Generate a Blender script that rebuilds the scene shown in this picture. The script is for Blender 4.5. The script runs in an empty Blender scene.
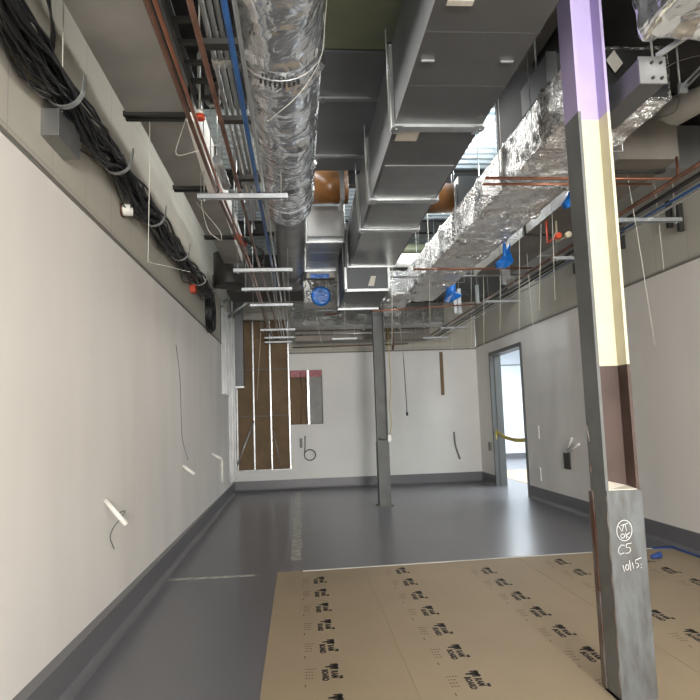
import bpy, bmesh, math, random
from mathutils import Vector, Matrix, noise
random.seed(7)
S = bpy.context.scene
C = S.collection
PI = math.pi

# ------------------------------------------------------------------ camera
FPX = 647.0
_d = Vector((-51, 69, FPX)).normalized()
_h = Vector((1, -.034, 0)); _x = (_h - _h.dot(_d) * _d).normalized()
_z = _x.cross(_d)
if _z.y > 0: _z = -_z
CAM = Vector((0, 0, 1.5))
cd = bpy.data.cameras.new('camera'); cam = bpy.data.objects.new('camera', cd); C.objects.link(cam)
cd.sensor_width = 36; cd.lens = 36 * FPX / 700; cd.clip_start = .05; cd.clip_end = 200
right = Vector((_x[0], _d[0], _z[0]))
down = Vector((_x[1], _d[1], _z[1]))
fwd = Vector((_x[2], _d[2], _z[2]))
m = Matrix((right, -down, -fwd)).transposed().to_4x4(); m.translation = CAM
cam.matrix_world = m
S.camera = cam

def at(px, py, **k):
    """point of the place seen at pixel (px, py) on the plane x=, y= or z= given"""
    r = right * (px - 350) + down * (py - 350) + fwd * FPX
    a, v = list(k.items())[0]; i = 'xyz'.index(a)
    t = (v - CAM[i]) / r[i]
    return CAM + r * t

# ------------------------------------------------------------------ world, lights, exposure
W = bpy.data.worlds.new('world'); S.world = W; W.use_nodes = True
W.node_tree.nodes['Background'].inputs[0].default_value = (.8, .85, .9, 1)
W.node_tree.nodes['Background'].inputs[1].default_value = .3
S.view_settings.view_transform = 'Standard'; S.view_settings.look = 'None'
S.view_settings.exposure = 0.22; S.view_settings.gamma = 1.0; S.view_settings.use_curve_mapping = False

def area(name, loc, rot, sx, sy, power, col):
    l = bpy.data.lights.new(name, 'AREA'); l.shape = 'RECTANGLE'; l.size = sx; l.size_y = sy
    l.energy = power; l.color = col
    o = bpy.data.objects.new(name, l); C.objects.link(o); o.location = loc; o.rotation_euler = rot
    return o
def point(name, loc, power, col, rad=.12):
    l = bpy.data.lights.new(name, 'POINT'); l.energy = power; l.color = col; l.shadow_soft_size = rad
    o = bpy.data.objects.new(name, l); C.objects.link(o); o.location = loc
    return o
WARM = (1, .98, .95); NEU = (1, .98, .94); COOL = (.86, .94, 1)
area('work_light_behind', (1.25, -6.6, 1.9), (math.radians(91), 0, math.radians(2)), 1.4, .9, 760, WARM)
point('fill_light_left', (.6, -.8, 2.9), 155, WARM, .35)  # unseen fill lamp, added to brighten the left wall
point('fill_light_right', (2.7, -1.2, 2.8), 110, WARM, .35)  # unseen fill lamp, added because the right wall needs more light
area('lamp_row_near', (1.6, 1.2, 4.75), (0, 0, 0), .4, 2.4, 45, WARM)
area('lamp_row_left', (-.25, 6.5, 4.75), (0, 0, 0), .3, 6, 60, NEU)
area('lamp_row_middle', (1.5, 8.4, 4.55), (0, 0, 0), .3, 5, 40, NEU)
area('lamp_row_right', (3.7, 8.6, 4.7), (0, 0, 0), .25, 9, 14, NEU)
area('lamp_row_back', (1.4, 12.8, 4.4), (0, 0, 0), 3, .4, 8, NEU)
point('deck_lamp', (2.35, 7.2, 4.35), 60, COOL)
point('deck_lamp_far', (2.3, 9.2, 4.35), 50, COOL)
area('next_room_lamp', (6.2, 15, 3.4), (0, 0, 0), 2.5, 8, 620, (.9, .96, 1))

# ------------------------------------------------------------------ materials
def lin(r, g, b):
    f = lambda c: (c / 255 / 12.92) if c / 255 <= .04045 else ((c / 255 + .055) / 1.055) ** 2.4
    return (f(r), f(g), f(b), 1)
def mat(name, col, rough=.6, metal=0., var=0., vscale=3., bump=0., bscale=20., col2=None, stretch=None, spec=None, emit=None, detail=4):
    M = bpy.data.materials.new(name); M.use_nodes = True; nt = M.node_tree; b = nt.nodes['Principled BSDF']
    b.inputs['Roughness'].default_value = rough; b.inputs['Metallic'].default_value = metal
    b.inputs['Base Color'].default_value = col
    if spec is not None: b.inputs['Specular IOR Level'].default_value = spec
    if emit: b.inputs['Emission Color'].default_value = col; b.inputs['Emission Strength'].default_value = emit
    tc = nt.nodes.new('ShaderNodeTexCoord'); src = tc.outputs['Object']
    if stretch:
        mp = nt.nodes.new('ShaderNodeMapping'); mp.inputs['Scale'].default_value = stretch
        nt.links.new(src, mp.inputs[0]); src = mp.outputs[0]
    if var > 0:
        n = nt.nodes.new('ShaderNodeTexNoise'); n.inputs['Scale'].default_value = vscale; n.inputs['Detail'].default_value = detail
        nt.links.new(src, n.inputs['Vector'])
        r = nt.nodes.new('ShaderNodeValToRGB'); r.color_ramp.elements[0].position = .35; r.color_ramp.elements[1].position = .65
        c2 = col2 or tuple(c * (1 - var) for c in col[:3]) + (1,)
        r.color_ramp.elements[0].color = c2; r.color_ramp.elements[1].color = col
        nt.links.new(n.outputs[0], r.inputs[0]); nt.links.new(r.outputs[0], b.inputs['Base Color'])
    if bump > 0:
        n = nt.nodes.new('ShaderNodeTexNoise'); n.inputs['Scale'].default_value = bscale; n.inputs['Detail'].default_value = 5
        nt.links.new(src, n.inputs['Vector'])
        bp = nt.nodes.new('ShaderNodeBump'); bp.inputs['Strength'].default_value = bump; bp.inputs['Distance'].default_value = .02
        nt.links.new(n.outputs[0], bp.inputs['Height']); nt.links.new(bp.outputs[0], b.inputs['Normal'])
    return M
m_wall = mat('primed_drywall', lin(236, 232, 226), .75, var=.09, vscale=1.3, bump=.05, bscale=6, stretch=(1, 1, .25))
m_wallback = mat('primed_drywall_back', lin(234, 233, 228), .75, var=.06, vscale=1.0, bump=.03, bscale=6)
m_next = mat('bright_wall_paint', lin(225, 230, 235), .7)
m_trim = mat('reveal_bead_metal', lin(120, 118, 112), .5)
m_base = mat('cove_base_vinyl', lin(104, 103, 106), .38, var=.06, vscale=2)
m_frame = mat('door_frame_paint', lin(96, 99, 97), .45, var=.1, vscale=4)
m_deck = mat('galvanised_deck', lin(205, 215, 220), .45, .35, var=.12, vscale=3)
m_beam = mat('steel_joist', lin(52, 50, 48), .6)
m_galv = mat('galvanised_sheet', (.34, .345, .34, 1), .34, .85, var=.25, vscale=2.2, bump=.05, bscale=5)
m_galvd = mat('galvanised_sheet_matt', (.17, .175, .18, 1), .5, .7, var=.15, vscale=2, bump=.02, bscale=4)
m_galvl = mat('galvanised_flange', (.62, .64, .64, 1), .3, .8, var=.25, vscale=9)
m_strut = mat('strut_channel_metal', (.42, .44, .45, 1), .4, .65, var=.15, vscale=10)
m_taupe = mat('dusty_duct_metal', lin(176, 174, 168), .5, .1, var=.25, vscale=2.2, bump=.05, bscale=4)
m_taupe2 = mat('dusty_duct_metal_dark', lin(128, 122, 113), .5, .3, var=.3, vscale=2.2)
m_olive = mat('olive_duct_paint', lin(112, 116, 92), .5, .25, var=.25, vscale=2)
m_panel = mat('blue_grey_panel', lin(74, 79, 82), .5)
m_black = mat('black_liner_and_inner_shade', lin(24, 24, 25), .65, var=.3, vscale=5)  # also paints the shade inside hollow openings
m_dark = mat('dark_duct_metal', lin(60, 59, 56), .5, .4, var=.25, vscale=4)
m_cable = mat('black_cable_jacket', lin(26, 26, 28), .32)
m_copper = mat('copper_tube', lin(178, 122, 98), .3, .85, var=.35, vscale=6)
m_copperd = mat('tarnished_copper_tube', lin(128, 96, 82), .36, .65, var=.4, vscale=5)
m_cond = mat('emt_conduit', (.55, .56, .55, 1), .3, .85, var=.15, vscale=6)
m_blue = mat('blue_pipe_paint', lin(40, 84, 140), .4, var=.25, vscale=8)
m_bluep = mat('blue_plastic_film', lin(20, 110, 200), .25, var=.35, vscale=14, bump=.5, bscale=20)
m_bluet = mat('blue_masking_tape', lin(44, 74, 140), .6)
m_white = mat('white_plastic', lin(232, 230, 222), .4)
m_wire = mat('pale_hanger_wire', lin(214, 212, 200), .4, .2)
m_wired = mat('dark_hanger_wire', lin(60, 58, 56), .5)
m_red = mat('red_valve_tag', lin(206, 74, 40), .5)
m_yellow = mat('yellow_strap', lin(205, 180, 70), .5)
m_orange = mat('amber_wrap', lin(140, 94, 50), .32, var=.45, vscale=4)
m_kraft = mat('brown_kraft_sheathing', lin(134, 112, 86), .85, var=.2, vscale=3)
m_pink = mat('pink_insulation', lin(205, 140, 145), .9, var=.2, vscale=12)
m_poly = mat('grey_backing_sheet', lin(150, 150, 146), .5, var=.2, vscale=7)
m_label = mat('label_paper', lin(196, 192, 182), .6, var=.1, vscale=30)
m_paper = mat('brown_floor_board', lin(158, 140, 114), .62, var=.07, vscale=1.4, bump=.02, bscale=8)
m_ink = mat('black_print', lin(34, 28, 26), .7)
m_inkl = mat('faint_print', lin(96, 76, 56), .7)
m_purple = mat('lilac_primer', lin(178, 164, 204), .6, var=.06, vscale=6)
m_cream = mat('cream_coating', lin(206, 199, 172), .6, var=.08, vscale=6)
m_brown = mat('brown_primer', lin(80, 62, 55), .6, var=.3, vscale=4)
m_steelp = mat('grey_primed_steel', lin(104, 106, 104), .5, var=.25, vscale=4)
m_rust = mat('rusty_mill_steel', lin(118, 114, 108), .5, .3, var=.5, vscale=5, col2=lin(82, 50, 34), stretch=(2.5, 2.5, .8))
m_plate = mat('mill_steel_plate', lin(112, 116, 118), .45, .4, var=.4, vscale=6, stretch=(3, 3, .8), col2=lin(90, 90, 88), detail=8)
m_chalk = mat('white_paint_marker', lin(238, 238, 236), .7)
m_rough = mat('white_bead_filler', lin(225, 216, 200), .8, var=.15, vscale=30)
m_tape = mat('worn_clear_tape', lin(188, 186, 178), .35, var=.6, vscale=14)
m_seam = mat('pale_edge_tape', lin(208, 206, 200), .6)

# foil facing: crumpled reflective sheet
def foil(name, col, rough, sc, strength):
    M = bpy.data.materials.new(name); M.use_nodes = True; nt = M.node_tree; b = nt.nodes['Principled BSDF']
    b.inputs['Base Color'].default_value = col; b.inputs['Metallic'].default_value = .92; b.inputs['Roughness'].default_value = rough
    tc = nt.nodes.new('ShaderNodeTexCoord')
    v = nt.nodes.new('ShaderNodeTexVoronoi'); v.feature = 'DISTANCE_TO_EDGE'; v.inputs['Scale'].default_value = sc
    n = nt.nodes.new('ShaderNodeTexNoise'); n.inputs['Scale'].default_value = sc * .6; n.inputs['Detail'].default_value = 4; n.inputs['Distortion'].default_value = .35
    nn = nt.nodes.new('ShaderNodeVectorMath'); nn.operation = 'ADD'
    nt.links.new(tc.outputs['Object'], n.inputs['Vector'])
    nt.links.new(tc.outputs['Object'], nn.inputs[0]); nt.links.new(n.outputs['Color'], nn.inputs[1]); nt.links.new(nn.outputs[0], v.inputs['Vector'])
    a = nt.nodes.new('ShaderNodeMath'); a.operation = 'ADD'
    nt.links.new(v.outputs['Distance'], a.inputs[0]); nt.links.new(n.outputs[0], a.inputs[1])
    bp = nt.nodes.new('ShaderNodeBump'); bp.inputs['Strength'].default_value = strength; bp.inputs['Distance'].default_value = .06
    nt.links.new(a.outputs[0], bp.inputs['Height']); nt.links.new(bp.outputs[0], b.inputs['Normal'])
    return M
m_foil = foil('foil_facing', (.84, .87, .90, 1), .2, 3.4, .42)
m_foilb = foil('foil_facing_crumpled', (.74, .74, .73, 1), .24, 10, 1.0)

m_foild = foil('foil_facing_dull', (.5, .5, .48, 1), .32, 8, .8)
def floor_mat():
    M = bpy.data.materials.new('grey_epoxy'); M.use_nodes = True; nt = M.node_tree; b = nt.nodes['Principled BSDF']
    tc = nt.nodes.new('ShaderNodeTexCoord')
    n = nt.nodes.new('ShaderNodeTexNoise'); n.inputs['Scale'].default_value = .9; n.inputs['Detail'].default_value = 5
    nt.links.new(tc.outputs['Object'], n.inputs['Vector'])
    r = nt.nodes.new('ShaderNodeValToRGB'); r.color_ramp.elements[0].color = lin(103, 102, 106); r.color_ramp.elements[1].color = lin(106, 105, 109)
    nt.links.new(n.outputs[0], r.inputs[0]); nt.links.new(r.outputs[0], b.inputs['Base Color'])
    r2 = nt.nodes.new('ShaderNodeMapRange'); r2.inputs['To Min'].default_value = .27; r2.inputs['To Max'].default_value = .29
    nt.links.new(n.outputs[0], r2.inputs['Value']); nt.links.new(r2.outputs[0], b.inputs['Roughness'])
    n3 = nt.nodes.new('ShaderNodeTexNoise'); n3.inputs['Scale'].default_value = 3
    nt.links.new(tc.outputs['Object'], n3.inputs['Vector'])
    bp = nt.nodes.new('ShaderNodeBump'); bp.inputs['Strength'].default_value = .012; bp.inputs['Distance'].default_value = .02
    nt.links.new(n3.outputs[0], bp.inputs['Height']); nt.links.new(bp.outputs[0], b.inputs['Normal'])
    return M
m_floor = floor_mat()
def cmu_mat():  # upper walls: overhead shade is darkened into the wall colour
    M = bpy.data.materials.new('shade_toned_block_wall'); M.use_nodes = True; nt = M.node_tree; b = nt.nodes['Principled BSDF']
    tc = nt.nodes.new('ShaderNodeTexCoord'); sp = nt.nodes.new('ShaderNodeSeparateXYZ'); cb = nt.nodes.new('ShaderNodeCombineXYZ')
    nt.links.new(tc.outputs['Object'], sp.inputs[0])
    ad = nt.nodes.new('ShaderNodeMath'); ad.operation = 'ADD'
    nt.links.new(sp.outputs['X'], ad.inputs[0]); nt.links.new(sp.outputs['Y'], ad.inputs[1])
    nt.links.new(ad.outputs[0], cb.inputs['X']); nt.links.new(sp.outputs['Z'], cb.inputs['Y'])
    k = nt.nodes.new('ShaderNodeTexBrick'); k.inputs['Scale'].default_value = 1; k.inputs['Brick Width'].default_value = .6; k.inputs['Row Height'].default_value = .6
    k.offset = 0.0; k.inputs['Mortar Size'].default_value = .006
    k.inputs['Color1'].default_value = lin(188, 184, 172); k.inputs['Color2'].default_value = lin(184, 180, 168); k.inputs['Mortar'].default_value = lin(168, 164, 153)
    nt.links.new(cb.outputs[0], k.inputs['Vector']); nt.links.new(k.outputs['Color'], b.inputs['Base Color'])
    b.inputs['Roughness'].default_value = .8
    return M
m_cmu = cmu_mat()

# ------------------------------------------------------------------ helpers
class MB:
    def __init__(s): s.b = bmesh.new()
    def box(s, x0, x1, y0, y1, z0, z1, mi=0):
        vs = [s.b.verts.new(p) for p in ((x0,y0,z0),(x1,y0,z0),(x1,y1,z0),(x0,y1,z0),(x0,y0,z1),(x1,y0,z1),(x1,y1,z1),(x0,y1,z1))]
        for q in ((3,2,1,0),(4,5,6,7),(0,1,5,4),(1,2,6,5),(2,3,7,6),(3,0,4,7)):
            f = s.b.faces.new([vs[i] for i in q]); f.material_index = mi
        return s
    def prism(s, a, bq, mi=0):
        """a, bq: matching rings of points"""
        A = [s.b.verts.new(p) for p in a]; B = [s.b.verts.new(p) for p in bq]; n = len(A)
        fs = [s.b.faces.new(A[::-1]), s.b.faces.new(B)]
        for i in range(n): fs.append(s.b.faces.new((A[i], A[(i+1)%n], B[(i+1)%n], B[i])))
        for f in fs: f.material_index = mi
        return s
    def tube(s, pts, r, n=8, mi=0, caps=True):
        pts = [Vector(p) for p in pts]
        rs = r if isinstance(r, (list, tuple)) else [r] * len(pts)
        rings = []; u = None
        for i, p in enumerate(pts):
            t = (pts[min(i+1, len(pts)-1)] - pts[max(i-1, 0)]).normalized()
            if u is None:
                u = t.orthogonal().normalized()
            u = (u - u.dot(t) * t).normalized(); v = t.cross(u)
            rings.append([s.b.verts.new(p + (u * math.cos(2*PI*k/n) + v * math.sin(2*PI*k/n)) * rs[i]) for k in range(n)])
        for a, b in zip(rings, rings[1:]):
            for k in range(n):
                f = s.b.faces.new((a[k], a[(k+1)%n], b[(k+1)%n], b[k])); f.smooth = True; f.material_index = mi
        if caps:
            s.b.faces.new(rings[0][::-1]).material_index = mi; s.b.faces.new(rings[-1]).material_index = mi
        return s
    def build(s, name, mats, parent=None, bevel=0):
        bmesh.ops.recalc_face_normals(s.b, faces=s.b.faces)
        me = bpy.data.meshes.new(name); s.b.to_mesh(me); s.b.free()
        for q in (mats if isinstance(mats, (list, tuple)) else [mats]): me.materials.append(q)
        o = bpy.data.objects.new(name, me); C.objects.link(o)
        if parent:
            o.parent = parent; o.location = -parent.location
            if parent.parent: o.location = (0, 0, 0)
        if bevel:
            b = o.modifiers.new('bevel', 'BEVEL'); b.width = bevel; b.segments = 2; b.limit_method = 'ANGLE'
        return o
def tag(o, label=None, cat=None, group=None, kind=None):
    if label: o['label'] = label
    if cat: o['category'] = cat
    if group: o['group'] = group
    if kind: o['kind'] = kind
    return o
def thing(name, label, cat, loc=(0, 0, 0), group=None):
    o = bpy.data.objects.new(name, None); C.objects.link(o); o.location = loc; o.empty_display_size = .1
    return tag(o, label, cat, group)
def struct(o): o['kind'] = 'structure'; return o
def B(x0, x1, y0, y1, z0, z1): return MB().box(x0, x1, y0, y1, z0, z1)
def bent(pts, k=5):
    """round the corners of a polyline"""
    pts = [Vector(p) for p in pts]; out = [pts[0]]
    for i in range(1, len(pts)-1):
        a, b, c = pts[i-1], pts[i], pts[i+1]
        d = min((a-b).length, (c-b).length) * .4
        p, q = b + (a-b).normalized()*d, b + (c-b).normalized()*d
        for j in range(k+1):
            t = j / k; out.append((1-t)**2*p + 2*t*(1-t)*b + t*t*q)
    out.append(pts[-1]); return out

XL, XR, YB, ZD = -1.4, 4.0, 14.2, 4.9      # room: left, right, back, deck height
Y0 = -7.2

# ------------------------------------------------------------------ structure
struct(B(XL-.3, 8.3, Y0-.2, 21.2, -.15, 0).build('floor', m_floor))
b = MB()
prof = []
y = Y0
while y < 21.0:
    prof += [(y, ZD), (y+.07, ZD), (y+.095, ZD+.04), (y+.15, ZD+.04), (y+.175, ZD)]; y += .175
lo = [b.b.verts.new((XL-.2, p[0], p[1])) for p in prof]; hi = [b.b.verts.new((8.2, p[0], p[1])) for p in prof]
for i in range(len(prof)-1): b.b.faces.new((lo[i], hi[i], hi[i+1], lo[i+1]))
b.box(XL-.2, 8.2, Y0, 21.1, ZD+.06, ZD+.14)
struct(b.build('ceiling', m_deck))
struct(B(XL-.2, XL, Y0-.2, YB, 0, 2.93).box(XL-.2, XL-.012, Y0-.2, YB, 2.93, ZD+.1, 1).build('wall_left', [m_wall, m_cmu]))
DY0, DY1, DZ = 11.28, 13.15, 2.69
b = MB()
for (y0, y1, z0, z1, dx, mi) in ((Y0-.2, DY0, 0, 2.96, 0, 0), (DY1, YB, 0, 2.96, 0, 0), (DY0, DY1, DZ, 2.96, 0, 0), (Y0-.2, YB, 2.96, ZD+.1, .012, 1)):
    b.box(XR+dx, XR+.18, y0, y1, z0, z1, mi)
struct(b.build('wall_right', [m_wall, m_cmu]))
# back wall with the open stud bay and the cut-out beside it
b = MB()
b.box(-.18, XR, YB, YB+.16, 0, 1.38); b.box(.53, XR, YB, YB+.16, 1.38, 2.56); b.box(-.18, XR, YB, YB+.16, 2.56, 2.94)
b.box(-.18, XR, YB+.012, YB+.16, 2.94, ZD+.1, 1); b.box(XL, -.18, YB+.012, YB+.16, 3.7, ZD+.1, 1)
b.box(XL, -.18, YB-.04, YB+.16, 0, .42)
b.box(XL, .6, YB+.17, YB+.25, 0, ZD+.1, 2)
struct(b.build('wall_back', [m_wallback, m_cmu, m_kraft]))
struct(B(XL-.2, XR+.2, Y0-.2, Y0, 0, ZD+.1).build('wall_front', m_wall))
# room beyond the doorway
b = MB(); b.box(XR+.18, 8.3, 21, 21.2, 0, ZD+.1); b.box(8.2, 8.4, 8.5, 21, 0, ZD+.1); b.box(XR+.18, 8.3, 8.4, 8.6, 0, ZD+.1); b.box(XR-.02, XR+.18, YB+.26, 21, 0, ZD+.1)
struct(b.build('wall_far', m_next))
struct(B(XR+.18, 8.2, 20.96, 21, 0, .15).build('baseboard_far', m_base))
# reveal beads
struct(B(XL-.006, XL+.012, Y0, YB, 2.925, 2.95).build('trim_1', m_trim))
struct(B(XR-.012, XR+.006, Y0, YB, 2.955, 2.98).build('trim_2', m_trim))
struct(B(-.18, XR, YB-.012, YB+.006, 2.925, 2.95).build('trim_3', m_trim))
# cove base with a curved toe
def cove(name, path, nx, ny, h, w0=0):
    b = MB(); prof = [(0, 0), (.055, 0), (.04, .006), (.022, .022), (.012, .045), (.01, h), (0, h)]
    (xa, ya), (xb, yb) = path
    b.prism([(xa + nx*(p + (w0 if p > 0 else 0)), ya + ny*p, q) for p, q in prof], [(xb + nx*p, yb + ny*p, q) for p, q in prof])
    return struct(b.build(name, m_base))
cove('baseboard_left', ((XL, Y0), (XL, YB)), 1, 0, .215, .12)
cove('baseboard_right', ((XR, Y0), (XR, DY0-.04)), -1, 0, .215)
cove('baseboard_right_far', ((XR, DY1+.04), (XR, YB)), -1, 0, .215)
cove('baseboard_back', ((-.18, YB), (XR, YB)), 0, -1, .215)
cove('baseboard_corner', ((XL, YB-.04), (-.18, YB-.04)), 0, -1, .215)
# door frame
b = MB()
b.box(XR-.02, XR+.21, DY0-.05, DY0+.02, 0, DZ+.05); b.box(XR-.02, XR+.21, DY1-.02, DY1+.05, 0, DZ+.05); b.box(XR-.02, XR+.21, DY0, DY1, DZ-.02, DZ+.05)
b.box(XR+.07, XR+.11, DY0+.02, DY0+.035, 0, DZ-.02); b.box(XR+.07, XR+.11, DY1-.035, DY1-.02, 0, DZ-.02)
struct(b.build('door_1', m_frame))
for i, y in enumerate((1.0, 3.6, 5.35, 8.6, 10.9, 13.2)):
    b = MB(); b.box(XL, XR, y-.07, y+.07, 4.66, 4.675); b.box(XL, XR, y-.07, y+.07, 4.86, 4.875); b.box(XL, XR, y-.006, y+.006, 4.675, 4.86)
    tag(struct(b.build('trim_%d' % (i+4), m_beam)))

# ------------------------------------------------------------------ floor protection sheets
def text_faces(bm, s, size, M, font_w=1.0):
    cu = bpy.data.curves.new('t', 'FONT'); cu.body = s; cu.size = size; cu.offset = .003; cu.resolution_u = 2; cu.align_x = 'CENTER'
    o = bpy.data.objects.new('t', cu); C.objects.link(o)
    bpy.context.view_layer.update()
    me = bpy.data.meshes.new_from_object(o.evaluated_get(bpy.context.evaluated_depsgraph_get()))
    me.transform(M); bm.from_mesh(me)
    bpy.data.objects.remove(o); bpy.data.curves.remove(cu); bpy.data.meshes.remove(me)
xs = [-.25, .605, 1.405, 2.205, 3.0, 3.94]
names = ['leftmost sheet, its long edge on bare grey floor', 'second sheet from the left, overlapping the leftmost', 'middle sheet, running up to the foot of the near steel column',
         'fourth sheet from the left, just right of the near column', 'rightmost sheet, along the right wall with blue tape']
for i in range(5):
    zb = .003 + .0025 * (i % 2)
    yf = 6.62 + .045 * i
    t = thing('floor_protection_sheet', 'brown floor protection board, ' + names[i], 'floor protection board', ((xs[i]+xs[i+1])/2, 4, 0), 'floor protection boards')
    x0 = xs[i]; x1 = xs[i+1] + (.05 if i < 4 else 0)
    bb_ = MB(); bb_.box(x0, x1, -1.2, yf, zb - (.003 if i % 2 == 0 else .0025), zb)
    xc = .155 + .80 * i
    for k in range(-1, 7):
        yc = (4.005 + .44 * k + [0, .187, .013, .2, .1][i]) 
        if yc > yf - .1: continue
        bm = MB(); fm = bb_
        M0 = Matrix.Translation((xc, yc, zb + .0006)) @ Matrix.Rotation(-PI/2, 4, 'Z')
        text_faces(bm.b, 'RAM', .054, M0 @ Matrix.Translation((.03, -.002, 0)))
        text_faces(bm.b, 'BOARD', .050, M0 @ Matrix.Translation((.035, -.056, 0)))
        text_faces(bm.b, 'THE', .022, M0 @ Matrix.Translation((.075, .044, 0)))
        # ram's head mark: skull, two curled horns
        for (u, v, w, hh) in ((-.09, .012, .022, .030), (-.115, .03, .024, .016), (-.066, .03, .024, .016), (-.126, .008, .01, .018), (-.056, .008, .01, .018), (-.09, -.02, .012, .02)):
            ring = [M0 @ Vector((u + w*math.cos(a*PI/6), v + hh*math.sin(a*PI/6), 0)) for a in range(12)]
            bm.b.faces.new([bm.b.verts.new(p) for p in ring])
        # small rows of illegible print beside the mark
        for r in range(4):
            for q in range(3 if r else 4):
                u = -.075 + r*.045; v = -.155 + q*.017
                pts = [M0 @ Vector((u+a, v+bb, 0)) for a, bb in ((0,0),(.012,0),(.012,.011),(0,.011))]
                fm.b.faces.new([fm.b.verts.new(p) for p in pts]).material_index = 1
        pts = [M0 @ Vector((a, bb, 0)) for a, bb in ((.15,-.16),(.19,-.16),(.19,-.153),(.15,-.153))]
        fm.b.faces.new([fm.b.verts.new(p) for p in pts]).material_index = 1
        o = bm.build('printed_logo', m_ink, t); o['label'] = 'black printed logos on the board'
    bb_.build('board', [m_paper, m_inkl], t)
# edge tapes and tape left on the floor
b = MB(); b.prism([(.0, 6.59, .004), (3.72, 6.77, .008), (3.72, 6.80, .008), (.0, 6.62, .004)], [(.0, 6.59, .009), (3.72, 6.77, .010), (3.72, 6.80, .010), (.0, 6.62, .009)])
tag(b.build('edge_tape', m_seam), 'thin pale tape strip along the back edge of the brown floor boards', 'tape')
b = MB(); b.box(3.70, 3.97, 6.76, 6.83, .0, .011); b.box(3.90, 3.95, -1.2, 6.76, .0075, .011)
tag(b.build('masking_tape', m_bluet), 'blue masking tape along the right wall at the edge of the brown boards', 'tape')
b = MB()
for k in range(10):
    y = 7.15 + k*.65; b.box(-.125+.005*(k%3), -.012+.012*(k%2), y, y+.62, 0, .0015)
tag(b.build('worn_tape', m_tape), 'patchy clear tape strip running lengthwise on grey floor toward the back wall', 'tape')
tag(B(-1.3, -.47, 6.53, 6.60, 0, .0015).build('worn_tape', m_tape), 'short worn tape strip crossing the grey floor out from the left wall', 'tape')
b = MB(); b.tube([(3.45, 6.35, .02), (3.55, 6.36, .035)], [.02, .035], 8)
tag(b.build('tape_wad', m_bluet), 'small crumpled wad of blue tape on the rightmost brown board', 'tape')

# ------------------------------------------------------------------ steel columns
def column(name, label, x0, x1, yf, yd, zp, paints, top, writing):
    t = thing(name, label, 'steel column', ((x0+x1)/2, (yf+yd)/2, 0))
    tw = .016
    def seg(nm, bx):
        for zi, (z0, z1, mm, lb) in enumerate(paints[nm]):
            pass
        b = MB(); mats = []
        for (z0, z1, mm, lb) in paints[nm]:
            b.box(*bx, z0, z1, len(mats)); mats.append(mm)
        return b.build('flange' if 'flange' in nm else 'web', mats, t)
    seg('flange_l', (x0, x0+tw, yf, yd)); seg('flange_r', (x1-tw, x1, yf, yd))
    seg('web', (x0+tw, x1-tw, (yf+yd)/2-.006+.02, (yf+yd)/2+.006+.02))
    B(x0-.002, x1+.006, yf-.014, yf-.001, .02, zp).build('cover_plate', m_plate if writing else m_steelp, t, .003)
    MB().prism([(x0+tw, yf-.001, zp-.03), (x1-tw, yf-.001, zp-.03), (x1-tw, (yf+yd)/2+.013, zp-.03), (x0+tw, (yf+yd)/2+.013, zp-.03)], [(x0+tw, yf-.001, zp+.004), (x1-tw, yf-.001, zp+.004), (x1-tw, (yf+yd)/2+.013, zp+.012), (x0+tw, (yf+yd)/2+.013, zp+.05)]).build('filler', m_rough if writing else m_steelp, t)
    if writing:
        for k_, (xa, xb) in enumerate(((x0-.004, x0+.004), (x1-.001, x1+.008))):
            MB().tube([((xa+xb)/2 + .002*math.sin(i*1.7), yf-.003, .02 + (zp-.05)*i/24) for i in range(25)], [.004 + .003*abs(math.sin(i*2.3)) for i in range(25)], 6).build('weld_bead', m_rust, t)
        b = MB()
        for i, (zz, hh, w_) in enumerate(((.30, .10, .006), (.52, .06, .009), (.66, .12, .005), (.86, .05, .008), (1.15, .05, .006), (1.32, .09, .007))):
            b.tube([(x0-.0015, yd-.03, zz), (x0-.0015, yd-.03 + .004*i, zz+hh)], w_, 6)
        b.build('rust_scale', m_rust, t)
    B(x0-.008, x0-.0005, yd-.035, yd+.012, .02, zp-.02).build('side_plate', m_rust if writing else m_steelp, t)
    B(x0-(0 if writing else .04), x1+(0 if writing else .04), yf-(.008 if writing else .04), yd+(.0 if writing else .04), 0, .02).build('base_plate', m_steelp, t)
    return t
P1, P2 = 3.16, 1.735
pl = [(0, P1, m_steelp, 'grey'), (P1, 4.9, m_purple, 'lilac')]
pw = [(0, P2, m_brown, ''), (P2, P1, m_cream, ''), (P1, 4.9, m_purple, '')]
col = column('steel_column', 'near steel column painted lilac, cream and brown, with written steel plate at its foot', 1.60, 1.785, 3.35, 3.53, 1.07, {'flange_l': pl, 'flange_r': pw, 'web': pw}, 4.9, True)
gq = [(0, 4.9, m_steelp, '')]
column('steel_column', 'far dark grey steel column standing in the middle of the room', 1.31, 1.50, 10.95, 11.13, 1.09, {'flange_l': gq, 'flange_r': gq, 'web': gq}, 4.9, False)
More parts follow.
